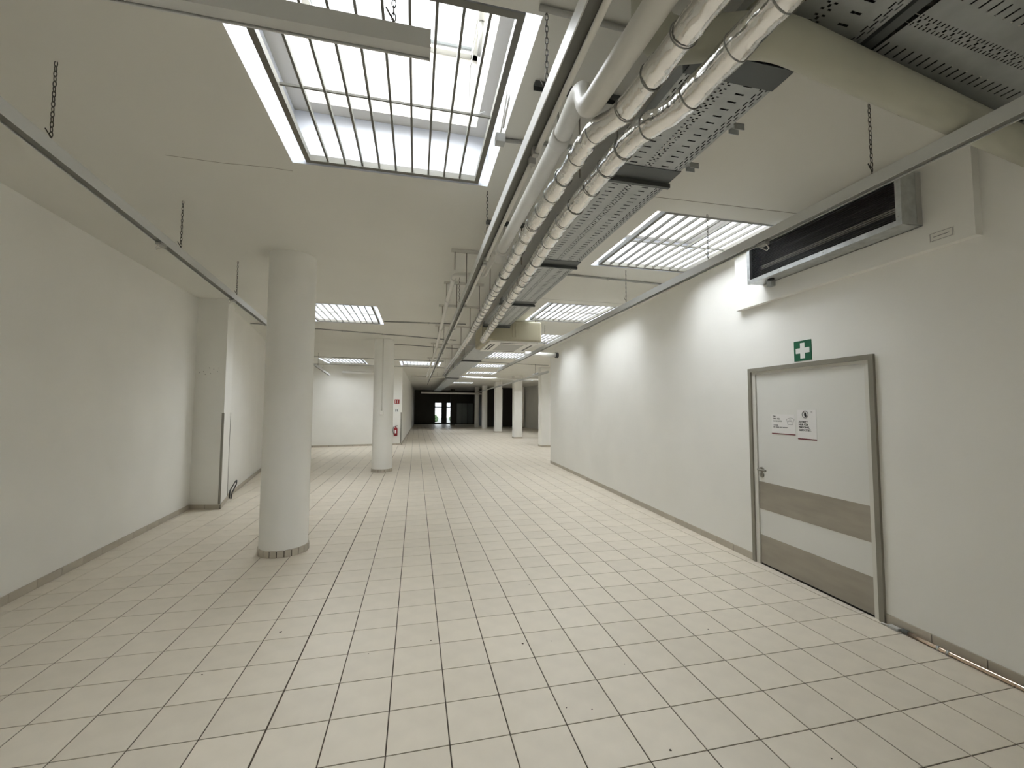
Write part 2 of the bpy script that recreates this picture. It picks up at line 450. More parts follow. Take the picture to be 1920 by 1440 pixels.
# ------------------------------------------------------------------ skylights
shaft_where = ['nearest', 'right']
for n_, (x0, x1, y0, y1) in enumerate(SKY):
    SHAFT_TOP = shaft_top(n_)
    r = sroot('window_%d' % (n_+3), ((x0+x1)/2, (y0+y1)/2, CEIL))
    e = 0.11 if n_ == 0 else 0.08
    b = MB()
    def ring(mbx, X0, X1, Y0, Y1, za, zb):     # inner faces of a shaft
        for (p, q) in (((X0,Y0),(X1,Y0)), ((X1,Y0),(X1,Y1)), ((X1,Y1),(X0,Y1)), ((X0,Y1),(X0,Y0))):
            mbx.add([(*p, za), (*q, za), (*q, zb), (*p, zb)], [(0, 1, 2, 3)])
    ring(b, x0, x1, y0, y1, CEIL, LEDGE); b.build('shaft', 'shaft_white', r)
    b = MB()
    b.box(x0-.02, x1+.02, y0-.02, y0+e, LEDGE, LEDGE+.1); b.box(x0-.02, x1+.02, y1-e, y1+.02, LEDGE, LEDGE+.1)
    b.box(x0-.02, x0+e, y0+e, y1-e, LEDGE, LEDGE+.1); b.box(x1-e, x1+.02, y0+e, y1-e, LEDGE, LEDGE+.1)
    b.build('ledge', 'shaft_beige', r)
    b = MB(); ring(b, x0+e, x1-e, y0+e, y1-e, LEDGE+.1, SHAFT_TOP); b.build('curb', 'shaft_beige', r)
    b = MB()
    f_ = 0.05
    for (a0, a1, c0, c1) in ((x0+e-.01, x1-e+.01, y0+e-.01, y0+e+f_), (x0+e-.01, x1-e+.01, y1-e-f_, y1-e+.01), (x0+e-.01, x0+e+f_, y0+e, y1-e), (x1-e-f_, x1-e+.01, y0+e, y1-e)):
        b.box(a0, a1, c0, c1, SHAFT_TOP, SHAFT_TOP+.06)
    b.build('pane_frame', 'grey_plastic', r)
    MB().box(x0+e+f_, x1-e-f_, y0+e+f_, y1-e-f_, SHAFT_TOP+.03, SHAFT_TOP+.04).build('pane', 'glass', r)

GL = ['dark grille in the nearest skylight, behind the cross-hung light channel', 'dark grille in the first skylight beside the air heater wall',
      'dark grille in the second skylight along the right wall, above the cream air conditioner', 'dark grille in the skylight just beyond the nearest round column',
      'grille in the third skylight along the right wall, partly behind the cream air conditioner', 'grille in the fourth skylight along the right wall, below the hung channel end',
      'grille in the far left skylight before the rear left wall', 'grille in the far middle skylight above the fire extinguisher corner',
      'grille in the fifth skylight along the line past the right wall', 'grille in the sixth skylight past the end of the right wall',
      'grille in the seventh skylight deep in the hall', 'grille in the last skylight before the dark end of the hall',
      'grille in the nearest skylight of the side bay behind the right wall', 'grille in the middle skylight of the side bay beside the row of columns', 'grille in the last skylight of the side bay beside the row of columns']
def grille(n_, x0, x1, y0, y1):
    g = thing('skylight_grille', GL[n_], 'grille', ((x0+x1)/2, (y0+y1)/2, CEIL+.01), 'skylight grilles')
    X0, X1, Y0, Y1 = x0+.095, x1-.075, y0+.014, y1-.014
    z0, z1, w = CEIL+.006, CEIL+.05, 0.034
    b = MB(); b.box(X0, X0+w, Y0, Y1, z0, z1); b.box(X1-w, X1, Y0, Y1, z0, z1); b.box(X0+w, X1-w, Y0, Y0+w, z0, z1); b.box(X0+w, X1-w, Y1-w, Y1, z0, z1)
    b.build('frame', 'grille_paint', g)
    nb = 9; L = (X1-X0-2*w)/(nb+1)
    me = MB().box(-.0065, .0065, Y0+w-(Y0+Y1)/2, Y1-w-(Y0+Y1)/2, 0.012, .038).mesh('bar', 'grille_paint')
    for k in range(nb): inst('bar', me, (X0+w+L*(k+1), (Y0+Y1)/2, CEIL), 0, g)
    MB().box(X0+w, X1-w, (Y0+Y1)/2-.005, (Y0+Y1)/2+.005, CEIL+.025, CEIL+.038).build('cross_bar', 'grille_paint', g)
    for xx in (X0+.2, X1-.2):
        MB().box(xx-.012, xx+.012, y0, Y0+.002, CEIL+.03, CEIL+.036).build('fixing_lug', 'grille_paint', g)
        MB().box(xx-.012, xx+.012, Y1-.002, y1, CEIL+.03, CEIL+.036).build('fixing_lug', 'grille_paint', g)
for n_, k in enumerate(SKY):
    if n_ not in (12, 15): grille(n_, *k)

# opener in the nearest skylight
r = thing('window_opener', 'white tubular window opener with a thin cable inside the nearest skylight', 'opener', (0.35, 2.35, 3.95))
b = MB(); b.tube([(0.36, 2.28, 4.30), (0.355, 2.42, 4.0)], 0.026, 12); b.build('motor_body', 'pipe_white', r)
b = MB(); b.tube([(0.355, 2.42, 4.0), (0.35, 2.50, 3.84)], 0.015, 10); b.build('piston', 'grey_plastic', r)
b = MB(); b.tube([(0.36, 2.35, 4.12), (0.31, 2.62, 3.85), (0.32, 2.74, 3.66), (0.36, 2.70, 3.60), (0.42, 2.68, 3.62)], 0.004, 6); b.build('cable', 'grey_plastic', r)
r = thing('cable_clip_box', 'small grey clip box with a hooked white wire at the edge of the nearest skylight', 'clip', (0.55, 2.58, 3.37))
b = MB(); b.box(0.475, 0.535, 2.55, 2.61, 3.345, 3.40); b.build('box', 'grey_plastic', r)
b = MB(); b.tube([(0.505, 2.58, 3.395), (0.50, 2.42, 3.44), (0.495, 2.3, 3.50), (0.50, 2.28, 3.43), (0.51, 2.5, 3.40)], 0.006, 6); b.build('wire', 'pipe_white', r)

# ------------------------------------------------------------------ columns
def column(x, y, label, r0=0.25, group=None, tiles_=True):
    t = thing('column', label, 'column', (x, y, 0), group)
    b = MB(); b.lathe([(r0, 0.0), (r0, CEIL)], x, y, 48); b.build('shaft', 'column_paint', t)
    if tiles_:
        n = 22; rr = r0+0.012
        b = MB(); b.lathe([(r0+.004, 0.001), (r0+.004, 0.07), (r0, 0.07)], x, y, 48); b.build('mortar_bed', 'grout', t)
        bb = MB(); a = math.pi/n*0.87
        vs = []
        for an in (-a, 0, a):
            for (q, z) in ((r0, .001), (rr, .001), (rr, .073), (r0+.003, .077), (r0, .077)): vs.append((q*math.cos(an), q*math.sin(an), z))
        fs = []
        for k in range(2):
            for q in range(4): fs.append((k*5+q, (k+1)*5+q, (k+1)*5+q+1, k*5+q+1))
        fs += [(0, 1, 2, 3, 4), (14, 13, 12, 11, 10)]
        bb.add(vs, fs); me = bb.mesh('skirting_tile', 'skirting')
        for k in range(n): inst('skirting_tile', me, (x, y, 0), 2*math.pi*k/n, t)
    return t
column(-1.436, 5.32, 'nearest round white column with a ring of small base tiles')
c2 = column(-0.82, 11.35, 'second round white column with a cable conduit and small box')
b = MB(); b.tube([(-0.83, 11.085, 3.38), (-0.835, 11.085, 1.55)], 0.011, 8); b.build('conduit', 'pipe_white', c2)
b = MB(); b.box(-0.89, -0.80, 11.05, 11.11, 1.45, 1.55); b.build('junction_box', 'ac_white', c2, 0.008)
def sq_column(x, y, w, label, mt='column_paint'):
    t = thing('square_column', label, 'column', (x, y, 0))
    MB().box(x-w/2, x+w/2, y-w/2, y+w/2, 0, CEIL).build('shaft', mt, t)
    b = MB(); e = w/2+.011
    b.box(x-e, x+e, y-e, y+e, 0.001, .075); b.build('base_tiles', 'skirting', t)
    return t
sq_column(5.42, 17.27, 0.45, 'pale square column showing beside the far end of the right wall')
sq_column(5.42, 22.3, 0.45, 'white square column, largest fully visible one in the far row')
sq_column(5.42, 27.8, 0.46, 'white square column, second fully visible one in the far row')
column(5.33, 32.9, 'round white column, third fully visible one in the far row', 0.22, tiles_=False)
column(5.1, 36.2-0.6, 'dim round column at the back, last in the far row', 0.2, tiles_=False)
sq_column(3.42, 40.2, 0.4, 'shaded square column standing before the right shop window', 'far_end_dark')  # white column, its unlit shade put into the dark colour
sq_column(8.6, 34.0, 0.4, 'dim square column against the far right wall')

# ------------------------------------------------------------------ ceiling services
def chain(mbx, x, y, z0, z1, link=0.034, w=0.014, r=0.0021):
    n = max(2, int((z1-z0)/(link*0.78))); st = (z1-z0)/n
    for k in range(n):
        zc = z0 + st*(k+.5); pts = []
        L = st*1.28
        for q in range(10):
            a = 2*math.pi*q/10
            dx = math.cos(a)*w/2; dz = math.sin(a)*L/2
            pts.append((x+dx, y, zc+dz) if k % 2 == 0 else (x, y+dx, zc+dz))
        mbx.tube(pts, r, 5, closed=True)
def channel(mbx, a, b, w=0.058, hgt=0.07):   # downward open channel, a and b at the top centre
    a, b = Vector(a), Vector(b); d = (b-a).normalized(); sd = d.cross(Vector((0,0,1))).normalized()
    pr = [(-w/2, 0), (w/2, 0), (w/2, -hgt), (w/2-.005, -hgt), (w/2-.005, -hgt+.004), (w/2-.003, -hgt+.004), (w/2-.003, -.02), (-w/2+.003, -.02), (-w/2+.003, -hgt+.004), (-w/2+.005, -hgt+.004), (-w/2+.005, -hgt), (-w/2, -hgt)]
    n = len(pr)
    vs = [p + sd*u + Vector((0,0,v)) for p in (a, b) for (u, v) in pr]
    mbx.add(vs, [(k, n+k, n+(k+1) % n, (k+1) % n) for k in range(n)])
    return d, sd
def track(label, a, b, chains, tubes=(), insert='track_dark'):
    a, b = Vector(a), Vector(b)
    t = thing('light_track', label, 'light track', tuple(a), 'hung light channels')
    mb = MB(); d, sd = channel(mb, a, b); mb.build('channel', 'track_paint', t)
    mb = MB(); mb.bar(a+Vector((0,0,-.048)), b+Vector((0,0,-.048)), 0.044, 0.03); mb.build('wiring_insert', insert, t)
    for p in (a, b):
        q = MB(); dd = d if p is b else -d
        q.bar(p+Vector((0,0,-.035)), p+dd*0.004+Vector((0,0,-.035)), 0.06, 0.074); q.build('end_cap', 'track_paint', t)
    for y in chains:
        k = (y-a.y)/(b.y-a.y) if abs(b.y-a.y) > abs(b.x-a.x) else (y-a.x)/(b.x-a.x)
        p = a+(b-a)*k; mb = MB()
        chain(mb, p.x, p.y, p.z+.03, CEIL, )
        mb.tube([(p.x, p.y, p.z), (p.x, p.y, p.z+.035), (p.x-.012, p.y, p.z+.05), (p.x-.026, p.y, p.z+.075)], 0.003, 6)
        mb.bar(p-d*.045+Vector((0,0,.004)), p+d*.045+Vector((0,0,.004)), .02, .008)
        mb.build('chain', 'chain_metal', t)
    return t, d, sd
TZ = 2.965
track('pale light channel hung on chains along the left wall', (-1.583, 0.0, TZ), (-2.29, 7.15, TZ), (2.53, 4.06, 5.63))
track('pale light channel hung along the right wall, passing the air heater', (2.50, 0.2, TZ), (2.78, 14.3, TZ), (1.81, 3.23, 4.81, 8.5, 11.5))
mt_, d_, sd_ = track('long light channel with bare tubes beside the foil pipes', (0.53, 0.2, TZ+.02), (0.62, 24.0, TZ+.02), (1.68, 3.29, 5.6, 9.0))
# bare tubes of the middle track
y = 0.45
while y < 22:
    x = 0.53 + (y-0.2)*0.00378 + 0.026
    b = MB(); b.tube([(x, y+.03, TZ-.069), (x+.0055, y+1.47, TZ-.069)], 0.013, 10); lamp_ = b.build('tube_lamp', 'tube_lamp', mt_)
    b = MB()
    for yy in (y, y+1.48): MB().box(x-.016, x+.016, yy-.012, yy+.018, TZ-.086, TZ-.046).build('lamp_holder', 'grey_plastic', lamp_)
    y += 1.56
track('dark underlit light channel hung across the nearest skylight', (-1.42, 1.47, TZ+.005), (0.026, 1.47, TZ+.005), (-0.10, -1.3), insert='track_paint')
track('thin far light channel beyond the nearest column, at the rear left', (-3.04, 13.8, TZ), (-3.42, 18.1, TZ), (14.6, 15.9))
track('thin far light channel running over the row of far columns', (4.58, 14.2, TZ), (5.02, 34.0, TZ), (16.0, 24.0))
# plug-in cable ends below the side tracks
def plug(x, y, z, label, sgn):
    r_ = thing('track_plug', label, 'connector', (x, y, z))
    b = MB(); b.box(x-.02, x+.02, y-.04, y+.04, z-.02, z); b.build('adapter', 'grey_plastic', r_)
    b = MB(); b.tube([(x, y-.03, z-.02), (x-.02*sgn, y-.035, z-.05), (x-.035*sgn, y, z-.055), (x-.03*sgn, y+.03, z-.03), (x, y+.035, z-.018)], 0.004, 6); b.build('wire_loop', 'pipe_white', r_)
plug(-1.95, 3.72, TZ-.07, 'small plug with a wire loop under the left wall channel, nearer one', 1)
plug(-2.13, 5.5, TZ-.07, 'small plug with a wire loop under the left wall channel, farther one', 1)
plug(2.56, 2.62, TZ-.07, 'small plug with a wire loop under the right channel before the air heater', -1)
plug(2.63, 6.1, TZ-.07, 'small plug with a wire loop under the right channel, past the heater', -1)

def smooth_path(pts, rad=0.1, seg=6):
    P = [Vector(p) for p in pts]; R = [P[0]]
    for k in range(1, len(P)-1):
        a, b, c_ = P[k-1], P[k], P[k+1]
        t = min(rad, (a-b).length*0.45, (c_-b).length*0.45)
        p, q = b+(a-b).normalized()*t, b+(c_-b).normalized()*t
        for i in range(seg+1):
            u = i/seg; R.append(p*(1-u)**2 + b*2*u*(1-u) + q*u*u)
    R.append(P[-1]); return R
def foil_pipe(label, pts, r0, band=0.17, jitter=0.006):
    t = thing('foil_pipe', label, 'pipe', pts[0])
    P = smooth_path(pts, 0.075, 6)
    # resample
    Q = []
    for k in range(len(P)-1):
        L = (P[k+1]-P[k]).length; n = max(1, int(L/0.045))
        for i in range(n): Q.append(P[k].lerp(P[k+1], i/n))
    Q.append(P[-1])
    rr = [r0 + random.uniform(-jitter, jitter)*.6 for _ in Q]
    b = MB(); b.tube(Q, r0, 20, rads=rr)
    for k in range(len(b.v)):
        v = b.v[k]; b.v[k] = (v[0]+random.uniform(-1, 1)*.0013, v[1], v[2]+random.uniform(-1, 1)*.0013)
    b.build('jacket', 'foil', t)
    s_ = 0; nxt = 0.08; bm_ = 0
    for k in range(len(Q)-1):
        s_ += (Q[k+1]-Q[k]).length
        if s_ > nxt and Q[k].y < 6.5:
            dd = (Q[k+1]-Q[k]).normalized(); tl = Vector((random.uniform(-.12,.12), 0, random.uniform(-.12,.12)))
            dd = (dd+tl).normalized(); rg = MB()
            a = Vector((0,0,1)); u = dd.cross(a).normalized(); w = dd.cross(u)
            pts_ = [Q[k]+(u*math.cos(2*math.pi*q/20)+w*math.sin(2*math.pi*q/20))*(r0+.0025) for q in range(20)]
            rg.tube(pts_, 0.0028, 5, closed=True); rg.build('wire_tie', 'foil_band', t)
            nxt = s_ + band + random.uniform(-.03, .04)
    return t
FZ = 2.86
foil_pipe('wide silver foil-wrapped pipe, right-hand one of the pair under the cable tray', [(1.07, 0.55, FZ), (1.03, 1.46, FZ), (0.945, 1.63, FZ), (0.935, 1.8, FZ), (0.925, 2.6, FZ), (1.155, 7.38, FZ-.02)], 0.052)
foil_pipe('silver foil-wrapped pipe, left-hand one of the pair next to the white pipe', [(0.865, 0.55, FZ), (0.822, 1.54, FZ), (0.752, 1.67, FZ), (0.748, 1.8, FZ), (0.746, 2.65, FZ), (0.87, 7.1, FZ-.02), (1.0, 16.0, FZ)], 0.047)
# white drain pipe with its vertical jog
t = thing('drain_pipe', 'white plastic drain pipe with an N-shaped jog beside the foil pipes', 'pipe', (0.74, 0.6, 2.9))
b = MB(); b.tube(smooth_path([(0.76, 0.5, 2.915), (0.702, 1.63, 2.915), (0.715, 1.70, 3.085), (0.735, 2.06, 3.08), (0.745, 3.72, 3.08), (0.745, 3.80, 3.0)], 0.09, 6), 0.047, 20); b.build('pipe', 'pipe_white', t)
b = MB(); b.tube([(0.7325, 2.02, 3.08), (0.7355, 2.10, 3.08)], 0.055, 20); b.build('collar', 'pipe_white', t)
b = MB(); b.tube([(0.745, 3.66, 3.08), (0.745, 3.72, 3.08)], 0.055, 20); b.build('collar', 'pipe_white', t)
t = thing('branch_pipe', 'thin white pipe with stepped bends running away left of the middle channel', 'pipe', (0.6, 4.7, 3.15))
b = MB(); b.tube(smooth_path([(0.74, 3.95, 3.15), (0.74, 4.68, 3.15), (0.41, 4.73, 3.15), (0.40, 5.83, 3.10), (0.45, 9.7, 3.04), (0.46, 19.0, 3.0)], 0.06, 5), 0.028, 14); b.build('pipe', 'pipe_white', t)
for (x, y, z, dy) in ((0.405, 4.86, 3.143, 1), (0.402, 5.75, 3.103, 1), (0.425, 7.7, 3.07, 1), (0.452, 9.9, 3.04, 1)):
    b = MB(); b.tube([(x, y-.03, z), (x, y+.03, z)], 0.035, 14); b.build('collar', 'pipe_white', t)

# big cream duct across
t = thing('air_duct', 'thick cream insulated duct crossing the ceiling towards the right wall', 'duct', (1.2, 1.25, 3.0))
DR = 0.074
P = smooth_path([(0.87, 1.39, 3.4), (0.87, 1.395, 3.05), (1.29, 1.249, 3.05), (2.742, 1.45, 3.05), (3.47, 1.551, 3.05)], 0.13, 8)
b = MB(); b.tube(P, DR, 28); b.build('insulation', 'duct_cream', t)
for x in (1.19, 2.2, 3.2):
    yy = 1.249+(x-1.29)*0.139; q = MB()
    q.tube([(x-.006, yy-.0008, 3.05), (x+.006, yy+.0008, 3.05)], DR+.0015, 28, caps=False); q.build('seam', 'duct_cream', t)

# ------------------------------------------------------------------ cable trays (perforated)
def perf_plate(mbx, L, Wd, period=0.05, rows=None):
    """perforated plate in local coords: u across 0..Wd, v along 0..L, at z 0."""
    # slot rows: (u0, u1, [(v0, v1)] within one period)
    us = sorted(set([0, Wd] + [q for r_ in rows for q in r_[:2]]))
    np_ = int(round(L/period))
    cut = sorted(set([0.0, period] + [q for r_ in rows for vv in r_[2] for q in vv]))
    vsx = []
    for k in range(np_): vsx += [k*period + q for q in cut[:-1]]
    vsx.append(np_*period)
    idx = {}
    verts = []; faces = []
    def vid(a, b_):
        if (a, b_) not in idx: idx[(a, b_)] = len(verts); verts.append((us[a], vsx[b_], 0))
        return idx[(a, b_)]
    # merge cells along u when no slots lie there keeps the count low enough
    hole = {}
    for a in range(len(us)-1):
        um = (us[a]+us[a+1])/2; hole[a] = []
        for r_ in rows:
            if r_[0] <= um <= r_[1]: hole[a] += r_[2]
    for a in range(len(us)-1):
        for b_ in range(len(vsx)-1):
            vm = ((vsx[b_]+vsx[b_+1])/2) % period
            if any(p < vm < q for (p, q) in hole[a]): continue
            faces.append((vid(a, b_), vid(a+1, b_), vid(a+1, b_+1), vid(a, b_+1)))
    mbx.add(verts, [f_[::-1] for f_ in faces])
def tray_rows(Wd):
    R = []
    for e, st in ((0.014, 0), (0.030, 0.5), (0.046, 0)):                # edge rows of long dashes on both sides
        sl = [(0.006, 0.034)] if st == 0 else [(0.0, 0.012), (0.030, 0.05)]
        R.append((e, e+.007, sl)); R.append((Wd-e-.007, Wd-e, sl))
    for uc in (Wd*0.27, Wd*0.73): R.append((uc-.024, uc+.024, [(0.02, 0.029)]))        # cross slots
    R.append((Wd*.5-.024, Wd*.5-.009, [(0.008, 0.015), (0.034, 0.041)])); R.append((Wd*.5+.009, Wd*.5+.024, [(0.008, 0.015), (0.034, 0.041)]))
    R.append((Wd*.5-.006, Wd*.5+.006, [(0.018, 0.030)]))
    return R
TRZ = 3.10
def tray(label, x0, y0, L, Wd, z, rz=0.0, splice=True, perf=True, first=False):
    t = thing('cable_tray', label, 'cable tray', (x0, y0, z))
    cs, sn = math.cos(rz), math.sin(rz)
    tf = lambda u, v, w: (x0+u*cs-v*sn, y0+u*sn+v*cs, z+w)
    b = MB(tf)
    if perf: perf_plate(b, L, Wd, rows=tray_rows(Wd))
    else: b.box(0, Wd, 0, L, 0, .002)
    b.build('bottom_plate', 'tray_metal', t)
    for u in (0, Wd):
        q = MB(tf); q.box(u-.0015, u+.0015, 0, L, 0, .06); uu = u+.006 if u == 0 else u-.006
        q.box(min(u, uu), max(u, uu), 0, L, .058, .06); q.build('side_rail', 'tray_metal', t)
    if splice:
        for v1 in ((L, 0.12) if first else (L,)):
            v0 = v1 - (.12 if v1 < L else .15)
            q = MB(tf); q.box(-.006, Wd+.006, v0, v1, -.004, -.001); q.box(-.006, -.003, v0, v1, -.004, .05); q.box(Wd+.003, Wd+.006, v0, v1, -.004, .05)
            q.build('splice_plate', 'tray_dark', t)
        q = MB(tf); q.box(-.02, Wd+.02, L-.012, L+.012, -.03, -.004); q.build('support_bar', 'tray_dark', t)
    # cables lying in the tray
    q = MB(tf); n = int(Wd/0.030)
    for k in range(n):
        u = 0.018+k*(Wd-.036)/(n-1); pts = []
        for i in range(7): pts.append((u+random.uniform(-.006, .006), L*i/6, .018+random.uniform(0, .012)))
        q.tube(pts, 0.0135+random.uniform(-.002, .001), 7)
    o_ = q.build('cables', 'cable_black', t)
    return t
tray('perforated grey cable tray, nearest stretch over the foil pipes', 1.12, 1.42, 0.95, 0.455, TRZ, first=True)
tray('perforated grey cable tray, second stretch between two dark splices', 1.12, 2.42, 1.60, 0.47, TRZ)
tray('perforated grey cable tray, third stretch beside the first right skylight', 1.13, 4.07, 1.60, 0.48, TRZ)
tray('perforated grey cable tray, last stretch before the cream air conditioner', 1.15, 5.72, 1.60, 0.47, TRZ)
tray('perforated cable tray at the ceiling corner, above the thick duct', 1.20, 0.40, 0.95, 0.55, 3.13, splice=False)
tray('wide perforated cable tray running across to the right wall above the duct', 1.84, 1.42, 1.70, 0.54, 3.14, rz=math.radians(-86), splice=False)
r = thing('tray_junction_strip', 'dark steel strip joining two perforated trays above the thick duct', 'strip', (1.8, 1.0, 3.12))
MB().bar((1.79, 0.5, 3.145), (1.80, 1.34, 3.145), 0.05, 0.03).build('strip', 'tray_dark', r)
tray('grey cable tray stretch just past the cream air conditioner', 1.30, 9.2, 3.0, 0.55, 3.02, perf=False)
tray('grey cable tray stretch in the far middle of the hall', 1.32, 12.5, 7.0, 0.55, 3.02, perf=False)
tray('grey cable tray stretch deep in the hall near the dark end', 1.45, 20.0, 15.0, 0.55, 3.02, perf=False)
# tray support arms sticking out to the right
for k, yy in enumerate((1.80, 2.16)):
    r = thing('tray_bracket', ('small grey bracket jutting from the tray edge, nearer one', 'small grey bracket jutting from the tray edge, farther one')[k], 'bracket', (1.6, yy, TRZ))
    b = MB(); b.box(1.585, 1.645, yy-.022, yy+.022, TRZ+.01, TRZ+.014); b.box(1.585, 1.645, yy-.022, yy-.018, TRZ-.02, TRZ+.014); b.box(1.585, 1.645, yy+.018, yy+.022, TRZ-.02, TRZ+.014)
    b.build('arm', 'galvanised', r)
    MB().box(1.575, 1.587, yy-.022, yy+.022, TRZ, TRZ+.05).build('foot', 'galvanised', r)
# ceiling struts with threaded rods
def strut(label, x0, x1, y, rods, z=CEIL, mt='pipe_white'):
    t = thing('hanger_rail', label, 'hanger', ((x0+x1)/2, y, z), 'ceiling hanger rails')
    b = MB(); b.box(x0, x1, y-.02, y+.02, z-.004, z); b.box(x0, x1, y-.02, y-.017, z-.03, z-.004); b.box(x0, x1, y+.017, y+.02, z-.03, z-.004); b.build('rail', mt, t)
    for (x, zb) in rods:
        q = MB(); q.tube([(x, y, z-.03), (x, y, zb)], 0.005, 8); q.build('rod', 'rod_metal', t)
strut('slotted ceiling rail with rods above the jog of the white drain pipe', 0.60, 1.20, 2.10, ((0.735, 3.13), (0.86, 2.9), (1.09, 3.0)), mt='tray_dark')
strut('slotted ceiling rail with rods above the far end of the white drain pipe', 0.62, 1.08, 3.82, ((0.79, 3.1), (0.965, 3.0)), mt='tray_dark')
strut('ceiling rail with rods at the first bend of the thin white pipe', 0.36, 0.86, 4.62, ((0.40, 3.17), (0.53, 3.0), (0.80, 2.95)))
strut('ceiling rail with rods at the second bend of the thin white pipe', 0.36, 0.92, 5.85, ((0.395, 3.1), (0.54, 2.98), (0.86, 2.9)))
strut('ceiling rail with rods just before the cream air conditioner', 0.36, 1.2, 7.2, ((0.42, 3.08), (0.9, 2.9), (1.12, 2.9)))
strut('ceiling rail with rods level with the cream air conditioner', 0.38, 1.1, 9.0, ((0.45, 3.05), (0.93, 2.9)))
strut('ceiling rail with rods beyond the cream air conditioner', 0.38, 1.95, 11.6, ((0.45, 3.05), (0.95, 2.9), (1.3, 3.05), (1.86, 3.05)))
strut('farthest ceiling rail with rods over the far tray', 0.38, 2.0, 15.0, ((0.45, 3.05), (1.0, 2.9), (1.3, 3.05), (1.9, 3.05)))
# thin conduits on the ceiling
CON = [((0.50,1.67),(1.25,1.69),'thin ceiling conduit near the top, between channel and drain pipe'), ((0.54,2.60),(1.15,2.55),'thin ceiling conduit leaving the clip box at the nearest skylight'),
       ((-0.66,8.86),(1.0,8.74),'thin conduit starting at the right edge of the skylight past the nearest column'), ((-3.42,9.735),(1.0,10.88),'long thin ceiling conduit running from behind the pilaster past the column'),
       ((-0.82,11.9),(1.2,12.45),'thin ceiling conduit starting at the second column'), ((1.62,5.10),(3.5,5.22),'thin ceiling conduit between the first and second right skylights'),
       ((1.9,15.6),(5.3,16.4),'thin ceiling conduit meeting the pale square column'), ((-4.4,15.6),(1.0,15.9),'thin ceiling conduit before the far left skylights'), ((-4.5,18.25),(1.2,18.6),'thin ceiling conduit past the far left skylights')]
for (a, b_, lab) in CON:
    t = thing('conduit', lab, 'conduit', (*a, CEIL-.013))
    q = MB(); q.tube([(*a, CEIL-.014), (*b_, CEIL-.014)], 0.0125, 8); q.build('tube', 'grey_plastic', t)
    L = math.hypot(b_[0]-a[0], b_[1]-a[1])
    for k in range(1, int(L/0.9)+1):
        f_ = k*0.9/L
        if f_ < 1:
            x, y = a[0]+(b_[0]-a[0])*f_, a[1]+(b_[1]-a[1])*f_; MB().box(x-.012, x+.012, y-.018, y+.018, CEIL-.03, CEIL).build('clip', 'grey_plastic', t)
# far crosswise pipes
for (a, b_, z, r_, lab) in (((-0.2,21.0),(8.0,21.4),3.15,0.05,'pale pipe crossing the far ceiling above the first far columns'), ((0.4,33.0),(5.5,34.5),2.8,0.07,'pale pipe crossing the ceiling before the dark end'), ((-3.0,18.42),(-1.2,18.72),3.1,0.05,'short pale pipe at the rear left wall')):
    t = thing('cross_pipe', lab, 'pipe', (*a, z)); q = MB(); q.tube([(*a, z), (*b_, z)], r_, 12); q.build('pipe', 'pipe_white', t)
    for f_ in (0.15, 0.85): x, y = a[0]+(b_[0]-a[0])*f_, a[1]+(b_[1]-a[1])*f_; MB().tube([(x, y, z), (x, y, CEIL)], 0.006, 6).build('rod', 'rod_metal', t)
t = thing('wall_pipe', 'pale pipe with a black end collar at the top end of the right wall', 'pipe', (3.0, 10.3, 3.1))
q = MB(); q.tube([(2.86, 10.9, 3.11), (3.72, 10.9, 3.09)], 0.055, 16); q.build('pipe', 'pipe_white', t)
q = MB(); q.tube([(3.72, 10.9, 3.09), (3.80, 10.9, 3.09)], 0.075, 16); q.build('collar', 'black_plastic', t)

# ------------------------------------------------------------------ ceiling air conditioner
A0, A1, AY0, AY1, AZ0, AZ1 = 1.22, 2.29, 7.48, 8.85, 2.87, 3.25
t = thing('ceiling_air_conditioner', 'cream box-shaped air conditioner hung from the ceiling, grille underneath', 'air conditioner', (1.75, 8.1, AZ0))
MB().box(A0, A1, AY0, AY1, AZ0, AZ1).build('housing', 'ac_cream', t, 0.035)
for x in (1.72, 1.78):
    b = MB(); b.tube([(x, AY0-.001, AZ0+.07), (x, AY0-.001, AZ1-.06)], 0.009, 8); b.build('rib', 'ac_cream', t)
pn = MB().box(A0+.09, A1-.05, AY0+.03, AY1-.03, AZ0-.028, AZ0+.004).build('bottom_panel', 'ac_white', t, 0.006)
b = MB(); b.box(A0+.33, A1-.28, AY0+.28, AY1-.28, AZ0-.034, AZ0-.028)
b.build('intake_grille', 'grey_plastic', pn)
for (x0, x1, y0, y1) in ((A0+.30, A1-.25, AY0+.09, AY0+.14), (A0+.30, A1-.25, AY1-.14, AY1-.09), (A0+.14, A0+.175, AY0+.3, AY1-.3), (A0+.20, A0+.235, AY0+.3, AY1-.3), (A1-.14, A1-.10, AY0+.3, AY1-.3)):
    MB().box(x0, x1, y0, y1, AZ0-.030, AZ0-.026).build('air_slot', 'black_plastic', pn)
for x in (A0+.1, A1-.1):
    for y in (AY0+.1, AY1-.1): MB().tube([(x, y, AZ1-.01), (x, y, CEIL)], 0.007, 8).build('hanger_rod', 'rod_metal', t)

